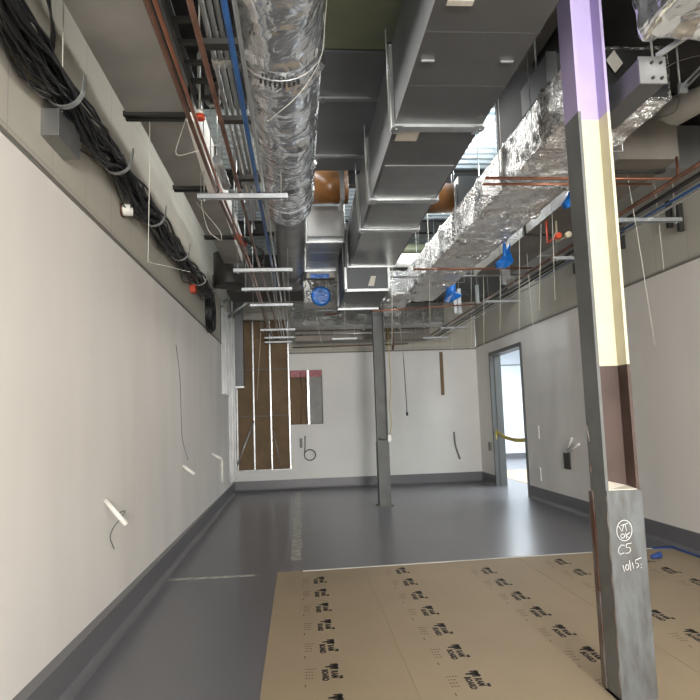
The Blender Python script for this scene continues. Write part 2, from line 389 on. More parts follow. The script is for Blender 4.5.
# paint-marker writing on the plate: strokes in plate coordinates, u to the right, v up
def strokes(parent, yy, sts, r):
    b = MB()
    for s_ in sts: b.tube([(u, yy, v) for u, v in s_], r, 5)
    o = b.build('marker_writing', m_chalk, parent); o['label'] = 'white hand-written marks on the plate'
PY = 3.35 - .0145
def pp(px, py): q = at(px, py, y=PY); return (q.x, q.z)
def PL(*ps): return [pp(*q) for q in ps]
cx, cy = 624.3, 530.5
st = [PL(*[(cx + 7.6*math.cos(a*PI/10), cy + 10.4*math.sin(a*PI/10)) for a in range(21)]),
      PL((618.5, 526), (622, 531.5), (623.5, 525)), PL((620.5, 525.5), (628, 523.2)), PL((625, 524.5), (626.5, 531)),
      PL(*[(622.6 + 1.9*math.cos(a*PI/5), 536 + 2.2*math.sin(a*PI/5)) for a in range(11)]), PL((625.6, 532.5), (626.5, 538.5)), PL((629.5, 532.5), (626, 535.5), (629.5, 538)),
      PL((624.5, 545.5), (621.5, 544.8), (618.8, 548), (618.3, 552), (620, 554.3), (624, 552.8)),
      PL((631.5, 543), (626.5, 544)), PL((626.5, 544), (626.2, 547.6), (629.8, 547.4), (630.6, 550.5), (628.5, 553), (625.5, 553.2)),
      PL((622.8, 565), (624.6, 571.6)), PL(*[(627.2 + 1.6*math.cos(a*PI/5), 567.2 + 2.9*math.sin(a*PI/5)) for a in range(11)]),
      PL((629.3, 560.2), (630.8, 570.6)), PL((632.3, 562.5), (633.6, 568.6)), PL((641, 557.6), (635.3, 560.2), (635.6, 563.4), (638, 563.4), (638.6, 566), (636.3, 568)),
      PL((641, 564), (641.2, 564.8)), PL((641.2, 567), (641.4, 567.8))]
strokes(col, PY - .001, st, .0016)

# ------------------------------------------------------------------ ducts
def duct_box(name, label, x0, x1, y0, y1, z0, z1, mm, joints=(), fl=m_galvl, fw=.03, ft=.018, labelbox=None, group=None, hang=True):
    t = thing(name, label, 'duct', ((x0+x1)/2, (y0+y1)/2, z0), group)
    ys = [y0] + [j for j in joints if y0 < j < y1] + [y1]
    b = MB()
    for a, c in zip(ys, ys[1:]):
        b.box(x0, x1, a, c, z0, z1)
        # stiffening cross ridges pressed into the sheet
        n = max(1, int((c-a)/.5))
        for k in range(1, n):
            yy = a + (c-a)*k/n; b.box(x0-.0006, x1+.0006, yy-.003, yy+.003, z0-.0008, z1)
    b.build('duct_body', mm, t)
    for j in joints:
        f = MB(); f.box(x0-ft, x1+ft, j-fw/2, j+fw/2, z0-ft, z0+.002); f.box(x0-ft, x0+.002, j-fw/2, j+fw/2, z0, z1+ft); f.box(x1-.002, x1+ft, j-fw/2, j+fw/2, z0, z1+ft); f.box(x0-ft, x1+ft, j-fw/2, j+fw/2, z1, z1+ft)
        for sx in (x0+.0, x1-.05): f.box(sx, sx+.05, j-fw*.8, j+fw*.8, z0-ft-.004, z0-ft+.006)
        fo = f.build('flange', fl, t)
        if fw > .045:
            for sx in (x0+.012, x1-.012): MB().tube([(sx, j-.01, z0-ft-.012), (sx, j-.01, z0-ft)], .012, 6).build('corner_bolt', m_galv, fo)
    if hang:
        for j in (joints or [(y0+y1)/2])[:8]:
            for x in (x0-ft-.006, x1+ft+.006):
                MB().tube([(x, j+.03, z0-.01), (x, j+.03, ZD)], .005, 6).build('hanger_rod', m_cond, t)
    return t
def sheet_label(parent, p, q, r_, s_, name='label_sticker'):
    b = MB(); b.b.faces.new([b.b.verts.new(v) for v in (p, q, r_, s_)])
    return b.build(name, m_label, parent)

# main duct: runs lengthwise through the middle
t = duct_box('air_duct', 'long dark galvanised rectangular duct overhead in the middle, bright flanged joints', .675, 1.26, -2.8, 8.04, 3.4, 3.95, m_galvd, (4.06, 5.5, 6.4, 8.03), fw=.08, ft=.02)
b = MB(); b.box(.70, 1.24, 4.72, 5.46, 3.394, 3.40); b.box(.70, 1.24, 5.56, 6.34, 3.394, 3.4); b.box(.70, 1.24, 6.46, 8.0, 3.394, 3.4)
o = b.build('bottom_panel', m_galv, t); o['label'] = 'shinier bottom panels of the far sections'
for (a, c) in (((448, 0), (472, 6)), ((398, 131), (416, 141))):
    p = at(a[0], a[1], z=3.39); q = at(c[0], c[1], z=3.39)
    B(min(p.x, q.x), max(p.x, q.x), min(p.y, q.y), max(p.y, q.y), 3.389, 3.3935).build('label_sticker', m_label, t)
for x in (.705, 1.14):
    MB().box(x, x+.07, 3.25, 3.262, 3.388, 3.398).build('clip', m_galvl, t)
# drop section beyond
t = thing('duct_drop', 'lower boxed end of the middle duct with pale sticker and white flange edges', 'duct', (.9, 8.7, 3.1))
B(.635, 1.19, 8.07, 9.4, 3.1, 3.9).build('duct_body', m_galvd, t)
B(.65, 1.175, 8.062, 8.07, 3.115, 3.385).build('end_panel', m_panel, t)
b = MB()
for (a, c) in (((.62, .65), 8.06), ((1.175, 1.205), 8.06)): b.box(a[0], a[1], 8.045, 8.075, 3.09, 3.40)
b.box(.62, 1.205, 8.045, 8.075, 3.085, 3.115); b.build('front_flange', m_galvl, t)
b = MB(); b.box(.61, 1.215, 9.39, 9.43, 3.075, 3.13); b.box(.61, .64, 9.39, 9.43, 3.1, 3.9); b.box(1.185, 1.215, 9.39, 9.43, 3.1, 3.9); b.build('rear_flange', m_galvl, t)
B(.66, 1.17, 9.43, 10.2, 3.14, 3.8).build('rear_body', m_galvd, t)
a = [at(px, py, y=8.058) for px, py in ((368, 286), (371, 276), (376, 276), (374, 286))]
sheet_label(t, *a)
MB().tube([(.62, 8.2, 3.15), (.62, 8.2, ZD)], .008, 6).build('hanger_rod', m_cond, t)

# left flat duct above the cable run
t = thing('air_duct', 'wide dusty taupe duct along the left wall above the black cable bundle', 'duct', (-.9, 4, 3.7))
xl = [-1.165, -1.10, -1.05, -.99]; yj = [-2.8, 4.53, 6.0, 7.65, 9.0]
for k in range(4):
    B(xl[k], -.735, yj[k]+.02, yj[k+1]-.02, 3.7, 4.1).build('duct_section', m_taupe, t)
for k in (1, 2, 3):
    b = MB(); b.box(xl[k-1]-.02, -.70, yj[k]-.05, yj[k]-.015, 3.675, 3.71); b.box(xl[k-1]-.02, -.70, yj[k]+.015, yj[k]+.05, 3.675, 3.71); b.box(xl[k-1], -.72, yj[k]-.02, yj[k]+.02, 3.69, 4.1)
    b.build('duct_joint', m_dark, t)
    MB().tube([(-.71, yj[k], 3.7), (-.71, yj[k], ZD)], .005, 6).build('hanger_rod', m_cond, t)
B(-.735, -.705, -2.8, 4.4, 3.68, 3.78).build('edge_rail', m_dark, t)
# its far stub
t = thing('round_duct_stub', 'dark drum shaped duct stub hanging at the end of the left duct', 'duct', (-.85, 9.3, 3.3))
MB().tube([(-.95, 9.25, 3.9), (-.95, 9.25, 3.45), (-.95, 9.25, 3.42)], [.22, .22, .2], 20).build('stub_body', m_dark, t)
MB().box(-1.2, -.7, 9.35, 9.5, 3.45, 3.62).build('stub_collar', m_dark, t)

# foil ducts
def foil_surface(b, f, nu, nv, amp, seed, ridges=(), closed_u=True):
    vs = []
    for j in range(nv+1):
        row = []
        for i in range(nu + (0 if closed_u else 1)):
            p, nrm, v = f(i/nu, j/nv)
            d = noise.noise(p*7 + Vector((seed, 0, 0)))*amp + noise.noise(p*22)*amp*.45
            for r in ridges:
                d += amp*(2.6 + 2*noise.noise(p*9))*math.exp(-((v-r + .04*noise.noise(p*5))/.024)**2)
            row.append(b.b.verts.new(p + nrm*d))
        vs.append(row)
    n = len(vs[0])
    for j in range(nv):
        for i in range(n if closed_u else n-1):
            fc = b.b.faces.new((vs[j][i], vs[j][(i+1)%n], vs[j+1][(i+1)%n], vs[j+1][i])); fc.smooth = True
    if closed_u:
        b.b.faces.new(vs[0][::-1]); b.b.faces.new(vs[-1])
def foil_round(parent, name, cx, cz, r, y0, y1, mm, amp=.008, ridges=(), nu=56, seed=0):
    b = MB()
    def f(u, v):
        a = 2*PI*u; nn = Vector((math.cos(a), 0, math.sin(a))); y = y0+(y1-y0)*v
        return Vector((cx, y, cz)) + nn*r, nn, y
    foil_surface(b, f, nu, max(4, int((y1-y0)/.035)), amp, seed, ridges)
    return b.build(name, mm, parent)
def foil_rect(parent, name, x0, x1, y0, y1, z0, z1, mm, amp=.010, ridges=(), seed=0, step=.04, skew=None):
    b = MB(); w, h = x1-x0, z1-z0; L = 2*(w+h); c = .03
    def f(u, v):
        s = u*L; y = y0+(y1-y0)*v
        if s < w: p = (x0+s, z0); n = (0, -1)
        elif s < w+h: p = (x1, z0+s-w); n = (1, 0)
        elif s < 2*w+h: p = (x1-(s-w-h), z1); n = (0, 1)
        else: p = (x0, z1-(s-2*w-h)); n = (-1, 0)
        # soften the corners
        px = min(max(p[0], x0+c*.4), x1-c*.4) if abs(n[1]) else p[0]
        dx = skew(y) if skew else 0
        return Vector((p[0]+dx, y, p[1])), Vector((n[0], 0, n[1])), y
    foil_surface(b, f, int(L/step), max(3, int((y1-y0)/step)), amp, seed, ridges)
    return b.build(name, mm, parent)

t = thing('round_foil_duct', 'big round foil-wrapped duct running lengthwise overhead, left of the middle duct', 'duct', (-.055, 2, 3.6))
foil_round(t, 'foil_wrap', -.055, 3.6, .235, -2.6, 6.15, m_foil, .009, (-1.5, -.4, .9, 1.9, 2.55, 3.3, 3.55, 4.35, 5.2, 5.85))
foil_round(t, 'bare_end', -.05, 3.6, .175, 6.12, 8.9, m_galv, .002, (6.5, 6.9, 7.3, 7.7, 8.1, 8.5), seed=3)
MB().tube([(-.05, 8.8, 3.6), (-.05, 9.0, 3.57), (-.06, 9.12, 3.47), (-.06, 9.15, 3.36)], [.175, .17, .165, .16], 28).build('elbow', m_galv, t)
for y in (.9, 3.4, 5.7):
    b = MB(); b.tube([(-.055+.25*math.cos(a), y, 3.6+.25*math.sin(a)) for a in [PI+PI*k/16 for k in range(17)]], .003, 5)
    b.tube([(-.305, y, 3.6), (-.305, y, ZD)], .004, 5); b.tube([(.195, y, 3.6), (.195, y, ZD)], .004, 5)
    b.build('hanger_strap', m_galvl, t)
# black stencil on the foil
b = MB(); 
for k in range(9):
    a = -PI/2 - .45 + .11*k
    for dy in (0, .03):
        x = -.055 + .246*math.cos(a); z = 3.6 + .246*math.sin(a); b.box(x-.009, x+.004, 3.43+dy, 3.445+dy, z-.004, z+.004)
b.build('stencil_marks', m_dark, t)

t = thing('rectangular_foil_duct', 'long crumpled foil-wrapped rectangular duct overhead between the middle duct and near column', 'duct', (2.07, 7, 3.4))
B(1.82, 2.35, 3.685, 3.72, 3.43, 3.73).build('open_end', m_black, t)['label'] = 'black slab standing for the shade inside the open duct end'  # inside shade of the duct, painted as a black slab
sheet_label(t, *[at(px, py, y=3.667) for px, py in ((614, 50), (623, 63), (615, 73), (606, 60))])
foil_rect(t, 'foil_wrap', 1.79, 2.38, 3.7, 10.6, 3.4, 3.76, m_foilb, .013, (4.3, 5.2, 6.0, 6.9, 7.6, 8.4, 9.2), skew=lambda y: -.03*max(0, y-6.5)/2)
for y in (4.4, 6.7, 9.0):
    b = MB(); x0 = 1.765; b.tube([(x0-.02, y, ZD), (x0-.02, y, 3.375), (2.42, y, 3.375), (2.42, y, ZD)], .004, 5); b.build('hanger_strap', m_galvl, t)
o = foil_rect(t, 'lagging_end', 1.45, 1.85, 9.7, 11.9, 3.35, 3.72, m_foilb, .02, (10.2, 10.9, 11.6), 9)

t = thing('rectangular_foil_duct', 'foil-wrapped duct end high in the upper right corner with ragged bright edge', 'duct', (2.4, 2.5, 3.4))
foil_rect(t, 'foil_wrap', 1.80, 3.3, .6, 3.03, 3.4, 3.8, m_foil, .016, (2.2, 2.98), 5)
for x in (1.85, 2.6): MB().tube([(x, 1.8, 3.75), (x, 1.8, ZD)], .005, 5).build('hanger_rod', m_cond, t)

t = thing('foil_wrapped_cross_duct', 'foil-wrapped duct running across the room above the back wall', 'duct', (1.2, 12.3, 3.25))
b = MB()
def fx(u, v):
    s = u*2.0; x = -.1 + 2.9*v; 
    q = [(12.0, 3.22), (12.55, 3.22), (12.55, 3.67), (12.0, 3.67)]
    k = int(s*2) % 4; fr = s*2 - int(s*2); a, c = q[k], q[(k+1)%4]
    nn = [Vector((0,0,-1)), Vector((0,1,0)), Vector((0,0,1)), Vector((0,-1,0))][k]
    return Vector((x, a[0]+(c[0]-a[0])*fr, a[1]+(c[1]-a[1])*fr)), nn, x
foil_surface(b, fx, 48, 70, .012, 2, (.5, 1.3, 2.0, 2.5)); b.build('foil_wrap', m_foild, t)
for x in (.3, 2.3): MB().tube([(x, 12.2, 3.6), (x, 12.2, ZD)], .006, 5).build('hanger_rod', m_cond, t)

# other ducts
duct_box('air_duct', 'added black backing box high above the ladder tray and conduits at upper left', -.69, -.30, -2.8, 5.0, 3.98, 4.25, m_black, (), hang=False)  # dark box added so the gap behind the conduits reads black
duct_box('air_duct', 'high dark olive duct overhead, between the round foil duct and middle duct', .22, .80, -2.8, 4.33, 4.1, 4.5, m_olive, (1.9,), fl=m_dark)
duct_box('air_duct', 'high dark grey duct with two pale joints, beyond the olive duct', .23, .80, 4.36, 6.6, 4.1, 4.5, m_galvd, (5.04, 6.2), fl=m_galv, fw=.05)
t = duct_box('air_duct', 'stubby bright galvanised duct box beyond the amber pipe, left of the middle duct', .16, .60, 7.6, 9.45, 3.68, 4.05, m_galv, (7.85, 9.43), fw=.04)
B(.17, .59, 9.46, 9.9, 3.58, 4.0).build('end_box', m_taupe, t)
for (x0_, x1_, zc, rr_, lb) in ((.2, .62, 4.12, .19, 'amber wrapped pipe seen in the gap left of the middle duct'), (1.30, 1.83, 3.98, .17, 'fat amber wrapped drum showing just right of the middle duct')):
    t = thing('amber_pipe', lb, 'pipe', ((x0_+x1_)/2, 7.15, zc))
    MB().tube([(x0_, 7.15, zc), (x1_, 7.15, zc)], rr_, 28).build('pipe', m_orange, t)
    B(x1_-.10, x1_-.05, 7.13-rr_, 7.17+rr_, zc-rr_-.02, zc+rr_+.02).build('clamp', m_galv, t) if x0_ < 1 else None
    MB().tube([(x0_+.1, 7.15, zc), (x0_+.1, 7.15, ZD)], .006, 6).build('hanger_rod', m_cond, t)
t = duct_box('air_duct', 'grey galvanised box section standing beyond the amber drum', 1.86, 2.14, 6.95, 7.3, 3.83, 4.17, m_galv, ())
duct_box('air_duct', 'brownish high duct seen just right of the middle duct', 1.30, 1.96, 3.3, 4.95, 4.3, 4.6, m_taupe2, ())
t = duct_box('air_duct', 'small grey duct lying on top of the foil-wrapped duct beside the lilac column', 1.80, 2.3, 4.18, 4.72, 3.78, 4.0, m_galvd, (), hang=False)
B(1.79, 1.86, 4.16, 4.182, 3.78, 4.0).build('bright_edge', m_galvl, t)
MB().tube([(1.81, 4.4, 3.9), (1.81, 4.4, ZD)], .008, 6).build('hanger_rod', m_cond, t)
t = thing('air_handler_housing', 'black housing high up behind the top of the near column', 'housing', (2.8, 3.9, 4.0))
B(1.98, 3.9, 3.15, 5.9, 4.0, 4.62).build('housing_body', m_black, t)
for x in (2.2, 3.7): MB().tube([(x, 4.2, 4.6), (x, 4.2, ZD)], .006, 6).build('hanger_rod', m_cond, t)
t = thing('steel_tube_beam', 'square grey steel box beam with bolted end plate, right of near column', 'beam', (1.91, 3.3, 3.2))
B(1.84, 1.98, 3.12, 3.66, 3.20, 3.34).build('beam_body', m_galvd, t, .004)
ep = B(1.836, 1.984, 3.108, 3.12, 3.196, 3.346).build('end_plate', m_galv, t)
for x, z in ((1.905, 3.225), (1.955, 3.225), (1.905, 3.31), (1.955, 3.31)):
    MB().tube([(x, 3.108, z), (x, 3.098, z)], .009, 6).build('bolt', m_dark, ep)
b = MB(); b.tube([(1.97, 3.2, 3.34), (1.97, 3.2, ZD)], .006, 6); b.build('hanger_rod', m_cond, t)
t = thing('strut_bracket', 'short slotted metal channel angled above the bolted box beam', 'bracket', (1.95, 3.1, 3.35))
b = MB(); b.prism([(1.94, 3.12, 3.35), (1.965, 3.12, 3.35), (1.965, 3.12, 3.37), (1.94, 3.12, 3.37)], [(2.05, 3.02, 3.40), (2.075, 3.02, 3.40), (2.075, 3.02, 3.42), (2.05, 3.02, 3.42)]); b.build('channel', m_strut, t)
duct_box('air_duct', 'dusty grey duct with dark joints running lengthwise right of near column, nearer the right wall', 2.62, 3.14, 4.85, 9.2, 3.5, 3.82, m_taupe2, (5.1, 7.0), fl=m_dark)
duct_box('air_duct', 'bright galvanised duct beyond the near column along the right wall', 3.2, 3.75, 5.2, 9.8, 3.56, 3.95, m_galv, (6.6, 8.2))
t = thing('insulated_pipe', 'pale white insulated pipe crossing between the middle duct and the foil duct', 'pipe', (1.9, 10, 3.75)); 
MB().tube([(1.2, 10.1, 3.98), (2.7, 10.1, 3.98)], .11, 20).build('pipe', m_white, t)
MB().tube([(1.3, 10.1, 4.08), (1.3, 10.1, ZD)], .006, 6).build('hanger_rod', m_cond, t)
t = thing('insulated_pipe', 'olive pipe crossing just above the pale white insulated pipe', 'pipe', (1.9, 10.5, 4.1)); 
MB().tube([(1.2, 10.55, 4.28), (2.7, 10.55, 4.28)], .09, 20).build('pipe', m_olive, t)
MB().tube([(1.3, 10.55, 4.33), (1.3, 10.55, ZD)], .006, 6).build('hanger_rod', m_cond, t)
# crossing black ducts far back, boxes of equipment
t = duct_box('air_duct', 'dark duct crossing the room beyond the end of the round foil duct', -1.1, .55, 10.3, 11.2, 3.55, 3.95, m_dark, (), hang=True)
t = duct_box('air_duct', 'dark duct crossing high at the back right of the room', 1.5, 3.8, 11.2, 11.9, 3.6, 4.0, m_dark, ())
t = duct_box('air_duct', 'small grey duct lying along the top of back wall', -.03, 2.72, 13.0, 13.5, 3.06, 3.3, m_taupe2, ())
t = thing('vent_with_blue_cover', 'round duct opening capped with bright blue plastic film, below the bright duct box', 'duct', (.33, 9.6, 3.3))
foil_rect(t, 'foil_collar', .12, .62, 9.55, 10.05, 3.22, 3.56, m_foild, .012, (), 4)
b = MB(); c = at(321, 296, y=9.5)
b.tube([(c.x, 9.56, c.z), (c.x, 9.50, c.z), (c.x, 9.485, c.z)], [.145, .145, .12], 24); o = b.build('film_cap', m_bluep, t)
MB().tube([(.2, 9.8, 3.5), (.2, 9.8, ZD)], .006, 6).build('hanger_rod', m_cond, t)
def film(label, pts, y, seed):
    """crumpled plastic film hanging over a duct end"""
    b = MB(); P = [at(px, py, y=y) for px, py in pts]; n = 8; cn = sum(P, Vector()) / len(P)
    rings = []
    for d_ in (0, 1):
        ring = []
        for i, p in enumerate(P):
            for k in range(3):
                q = P[(i+1) % len(P)]; v = p.lerp(q, k/3); v = v + Vector((noise.noise(v*9)*.03, d_*.06 + noise.noise(v*13)*.03, noise.noise(v*11 + Vector((3,0,0)))*.03)); ring.append(b.b.verts.new(v))
        rings.append(ring)
    m_ = len(rings[0]); c0 = b.b.verts.new(cn + Vector((0, -.05, 0))); c1 = b.b.verts.new(cn + Vector((0, .08, 0)))
    for i in range(m_):
        j = (i+1) % m_
        b.b.faces.new((rings[0][i], rings[0][j], rings[1][j], rings[1][i])); b.b.faces.new((c0, rings[0][j], rings[0][i])); b.b.faces.new((c1, rings[1][i], rings[1][j]))
    if y == 6.95: b.tube([cn, (2.36, y+.03, 3.42)], [.03, .012], 6)
    return tag(b.build('plastic_film', m_bluep), label, 'plastic film', 'blue plastic film on duct openings')
film('blue plastic film hanging below the foil-wrapped duct, left of near column', ((497, 262), (512, 243), (513, 262), (505, 268), (498, 268)), 6.95, 1)
film('blue plastic film under the far end of the rectangular foil duct', ((444, 300), (448, 285), (455, 282), (456, 292), (462, 296), (452, 302)), 9.6, 2)
film('scrap of blue plastic film right beside the near column top half', ((565, 200), (570, 190), (574, 190), (574, 206), (568, 209)), 5.3, 3)
tag(B(.22, .50, 9.452, 9.462, 3.57, 3.64).build('plastic_film', m_bluep), 'flat strip of blue plastic film below the bright duct box', 'plastic film', 'blue plastic film on duct openings')

# ------------------------------------------------------------------ trapeze hangers
def trapeze(x0, x1, y, z, label, group, rods=True, h=.041):
    t = thing('trapeze_hanger', label, 'pipe hanger', ((x0+x1)/2, y, z), group)
    b = MB(); b.box(x0, x1, y-.02, y+.02, z-.003, z); b.box(x0, x1, y-.02, y-.017, z-h, z); b.box(x0, x1, y+.017, y+.02, z-h, z); b.box(x0, x1, y-.02, y-.009, z-h, z-h+.003); b.box(x0, x1, y+.009, y+.02, z-h, z-h+.003)
    b.build('strut_channel', m_strut, t)
    for x in (x0+.05, x1-.05):
        rd = MB().tube([(x, y, z-h-.02), (x, y, ZD)], .005, 6).build('threaded_rod', m_cond, t)
        MB().tube([(x, y, z-h-.012), (x, y, z-h)], .011, 6).build('nut', m_galvl, rd)
    return t
L1 = ['nearest and widest bar of the left row, below the round foil duct', 'second bar of the left row from the front', 'third bar of the left row from the front', 'fourth bar of the left row from the front',
      'fifth bar of the left row, near the back wall', 'sixth bar of the left row, close before the back wall', 'seventh and farthest bar of the left row']
for (x0, x1, y), lb in zip(((-.715, -.04, 4.77), (-.69, -.03, 7.2), (-.69, -.045, 8.27), (-.675, -.045, 9.44), (-.68, -.03, 12.1), (-.66, -.04, 13.27), (-.70, -.06, 14.05)), L1):
    trapeze(x0, x1, y, 3.2, 'metal trapeze hanger, ' + lb, 'trapeze hangers under the left pipes')
L2 = ['nearest bar on the right, seen right of near column', 'second bar on the right, just left of near column', 'third bar on the right, halfway to the doorway', 'fourth bar on the right, before the back wall', 'farthest bar on the right, at the back wall']
for (x0, x1, y), lb in zip(((2.70, 3.50, 5.46), (2.85, 3.40, 6.84), (2.87, 3.43, 9.52), (2.80, 3.39, 12.37), (2.76, 3.37, 14.0)), L2):
    trapeze(x0, x1, y, 3.2, 'metal trapeze hanger, ' + lb, 'trapeze hangers under the right pipes')
a, c = at(332, 338, y=13.0), at(357, 338, y=13.0)
trapeze(a.x, c.x, 13.0, a.z, 'short metal bar hanging above the back wall left of far column', 'short bars above the back wall')
a, c = at(423, 337, y=13.0), at(449, 337, y=13.0)
trapeze(a.x, c.x, 13.0, a.z, 'short metal bar hanging above the back wall right of far column', 'short bars above the back wall')

# ------------------------------------------------------------------ pipes and conduits
def pipe(label, pts, r, mm, name='copper_pipe', cat='pipe', group=None, n=10, couplings=(), rods=None):
    if rods:
        t = thing(name, label, cat, tuple(pts[0]), group)
        MB().tube(bent(pts), r, n).build('tube', mm, t)
        for p in rods: MB().tube([p, (p[0], p[1], ZD)], .0045, 5).build('hanger_rod', m_cond, t)
        return t
    b = MB(); b.tube(bent(pts), r, n)
    for (p, q) in couplings: b.tube([p, q], r*1.3, n)
    return tag(b.build(name, mm), label, cat, group)
zt = 3.2
pipe('long tarnished copper pipe over the left hangers, leftmost of the lengthwise run', [(-.58, -2.8, zt+.014), (-.575, 4.8, zt+.014), (-.52, 6.6, zt+.014), (-.54, 13.9, zt+.014)], .014, m_copperd)
pipe('long thin copper pipe tight beside the leftmost copper pipe over the left hangers', [(-.545, -2.8, zt+.010), (-.54, 4.8, zt+.01), (-.487, 6.6, zt+.010), (-.50, 13.9, zt+.010)], .010, m_copper)
pipe('long copper pipe over the left hangers, beside the grey conduits', [(-.405, -2.8, zt+.014), (-.40, 7.0, zt+.014), (-.37, 10, zt+.014), (-.36, 13.9, zt+.014)], .014, m_copperd)
pipe('long blue painted pipe over the left hangers beside the round foil duct', [(-.27, -2.8, zt+.018), (-.262, 5.2, zt+.018), (-.25, 8.4, zt+.018)], .015, m_blue, 'blue_pipe')
pipe('thin silver conduit over the left hangers, right of the blue pipe', [(-.225, -2.8, zt+.014), (-.22, 5.2, zt+.014), (-.20, 13.9, zt+.014)], .011, m_cond, 'conduit')
for k, (x, nm) in enumerate(((-.40, 'leftmost'), (-.365, 'second from left'), (-.33, 'third from left'), (-.295, 'rightmost'))):
    b = MB(); b.tube([(x, -2.8, 3.42), (x, 6.4 - .3*k, 3.42)], .0125, 10)
    for y in (1.2, 3.3, 5.1): b.tube([(x, y, 3.42), (x, y+.09, 3.42)], .017, 10)
    tag(b.build('conduit', m_cond), '%s of the four parallel silver conduits by the round foil duct' % nm, 'conduit', 'four parallel conduits')
for y, nm in ((2.6, 'nearest'), (3.12, 'second'), (3.95, 'third'), (4.95, 'farthest')):
    t = thing('conduit_rack', '%s dark cross bar carrying the four parallel conduits' % nm, 'pipe hanger', (-.34, y, 3.4), 'dark conduit racks')
    B(-.46, -.24, y-.03, y+.03, 3.375, 3.405).build('cross_bar', m_dark, t)
    MB().tube([(-.45, y, 3.37), (-.45, y, ZD)], .005, 6).build('threaded_rod', m_cond, t)
# ladder tray
t = thing('cable_ladder', 'dark ladder cable tray between the two copper pipes at the upper left', 'cable tray', (-.5, 2, 3.62))
for x in (-.635, -.455): B(x, x+.018, -2.8, 4.3, 3.6, 3.7).build('side_rail', m_dark, t)
y = 1.6
while y < 4.3:
    B(-.62, -.45, y, y+.03, 3.62, 3.645).build('rung', m_dark, t); y += .21
for y in (1.2, 4.2): MB().tube([(-.62, y, 3.6), (-.62, y, ZD)], .005, 6).build('threaded_rod', m_cond, t)
t = thing('white_channel', 'white boxed channel running beneath the left duct edge, orange tag beside it', 'channel', (-.62, 4.5, 3.4))
MB().prism([(-.655, 3.95, 3.38), (-.60, 3.95, 3.38), (-.60, 3.95, 3.44), (-.655, 3.95, 3.44)], [(-.70, 5.25, 3.38), (-.63, 5.25, 3.38), (-.63, 5.25, 3.44), (-.70, 5.25, 3.44)]).build('channel_body', m_white, t)
MB().tube([(-.63, 4.9, 3.44), (-.63, 4.9, ZD)], .005, 6).build('hanger_rod', m_cond, t)
a = at(200, 118, z=3.45)
b = MB(); b.tube([(a.x, a.y, 3.46), (a.x, a.y, ZD)], .008, 8)
t = thing('sprinkler_drop', 'thin vertical pipe drop with orange red tag by the white channel', 'pipe', (a.x, a.y, 3.4)); b.build('pipe', m_cond, t)
MB().tube([(a.x, a.y, 3.44), (a.x, a.y, 3.47)], .032, 14).build('tag', m_red, t)
MB().tube([(a.x, a.y, 3.47), (a.x, a.y, 3.50)], .028, 14).build('cap', m_white, t)
c = at(213, 100, y=4.35)
b = MB(); pts = [(c.x-.04, 4.35, c.z+.35)] + [(c.x - .04*math.cos(k*PI/8), 4.35, c.z - .04*math.sin(k*PI/8)) for k in range(9)] + [(c.x+.04, 4.35, c.z+.12)]
b.tube(pts, .017, 10); b.tube([(c.x-.04, 4.35, c.z+.35), (c.x-.04, 4.35, ZD)], .017, 10)
tag(b.build('trap_pipe', m_galvl), 'silver U-shaped trap pipe above the left copper pipes', 'pipe')
c = at(222, 165, z=3.5)
t = thing('flexible_connector', 'grey cylindrical connector hanging between the left copper pipes', 'pipe', (c.x, c.y, 3.4))
MB().tube([(c.x-.01, c.y-.25, 3.44), (c.x, c.y+.3, 3.44)], .035, 14).build('sleeve', m_galvl, t)
MB().tube([(c.x, c.y, 3.47), (c.x, c.y, ZD)], .005, 6).build('hanger_rod', m_cond, t)
# louvre-like run of white bars seen beyond the first trapeze
t = thing('slotted_panel', 'white slotted panel above the left pipes beyond the nearest hanger', 'panel', (-.33, 5.8, 3.75))
for k in range(4): B(-.46+.075*k, -.43+.075*k, 5.2, 6.4, 3.78, 3.81).build('bar', m_white, t)
for y in (5.2, 6.4): B(-.47, -.19, y-.02, y+.03, 3.76, 3.80).build('end_bar', m_white, t)
MB().tube([(-.2, 6.4, 3.8), (-.2, 6.4, ZD)], .005, 6).build('hanger_rod', m_cond, t)
t = thing('junction_panel', 'white square panel above the left pipes by the second hanger', 'panel', (-.25, 7.2, 3.5))
B(-.36, -.12, 6.75, 7.9, 3.83, 3.87).build('panel_sheet', m_white, t); MB().tube([(-.3, 7.2, 3.86), (-.3, 7.2, ZD)], .005, 6).build('hanger_rod', m_cond, t)
c = at(241, 244, z=3.25)
tag(MB().tube([(c.x-.02, c.y-.12, 3.29), (c.x+.02, c.y+.14, 3.29)], .035, 12).build('pipe_coupling', m_red), 'orange red coupling on the left copper pipes', 'pipe fitting')
tag(MB().tube(bent([(-.50, 6.25, 3.28), (-.42, 6.6, 3.3), (-.33, 6.9, 3.3), (-.37, 7.1, 3.24)]), .018, 10).build('pipe_offset', m_dark), 'dark offset pipe linking the left copper pipes before the second hanger', 'pipe fitting')

# right-hand runs
pipe('long copper pipe on the right hangers, leftmost of the three', [(2.90, 2.0, zt+.017), (2.90, 13.9, zt+.017)], .017, m_copperd)
pipe('long black pipe on the right hangers, middle of the three', [(3.03, 2.0, zt+.017), (3.03, 13.9, zt+.017)], .017, m_cable, 'black_pipe')
pipe('long blue striped pipe on the right hangers nearest the right wall', [(3.17, 2.0, zt+.014), (3.17, 8.2, zt+.014)], .012, m_blue, 'blue_pipe')
pipe('silver conduit on the right hangers, beside the right wall', [(3.24, 2.0, zt+.012), (3.24, 13.9, zt+.012)], .011, m_cond, 'conduit')
pipe('dark conduit on the right hangers beyond the near column', [(3.10, 6.0, zt+.012), (3.10, 13.9, zt+.012)], .012, m_dark, 'conduit')
pipe('upper of two copper pipes crossing behind the near column below foil duct', [(1.48, 4.73, 3.30), (3.06, 4.76, 3.30), (3.06, 4.76, 3.48)], .011, m_copper, rods=[(1.62, 4.733, 3.3)])
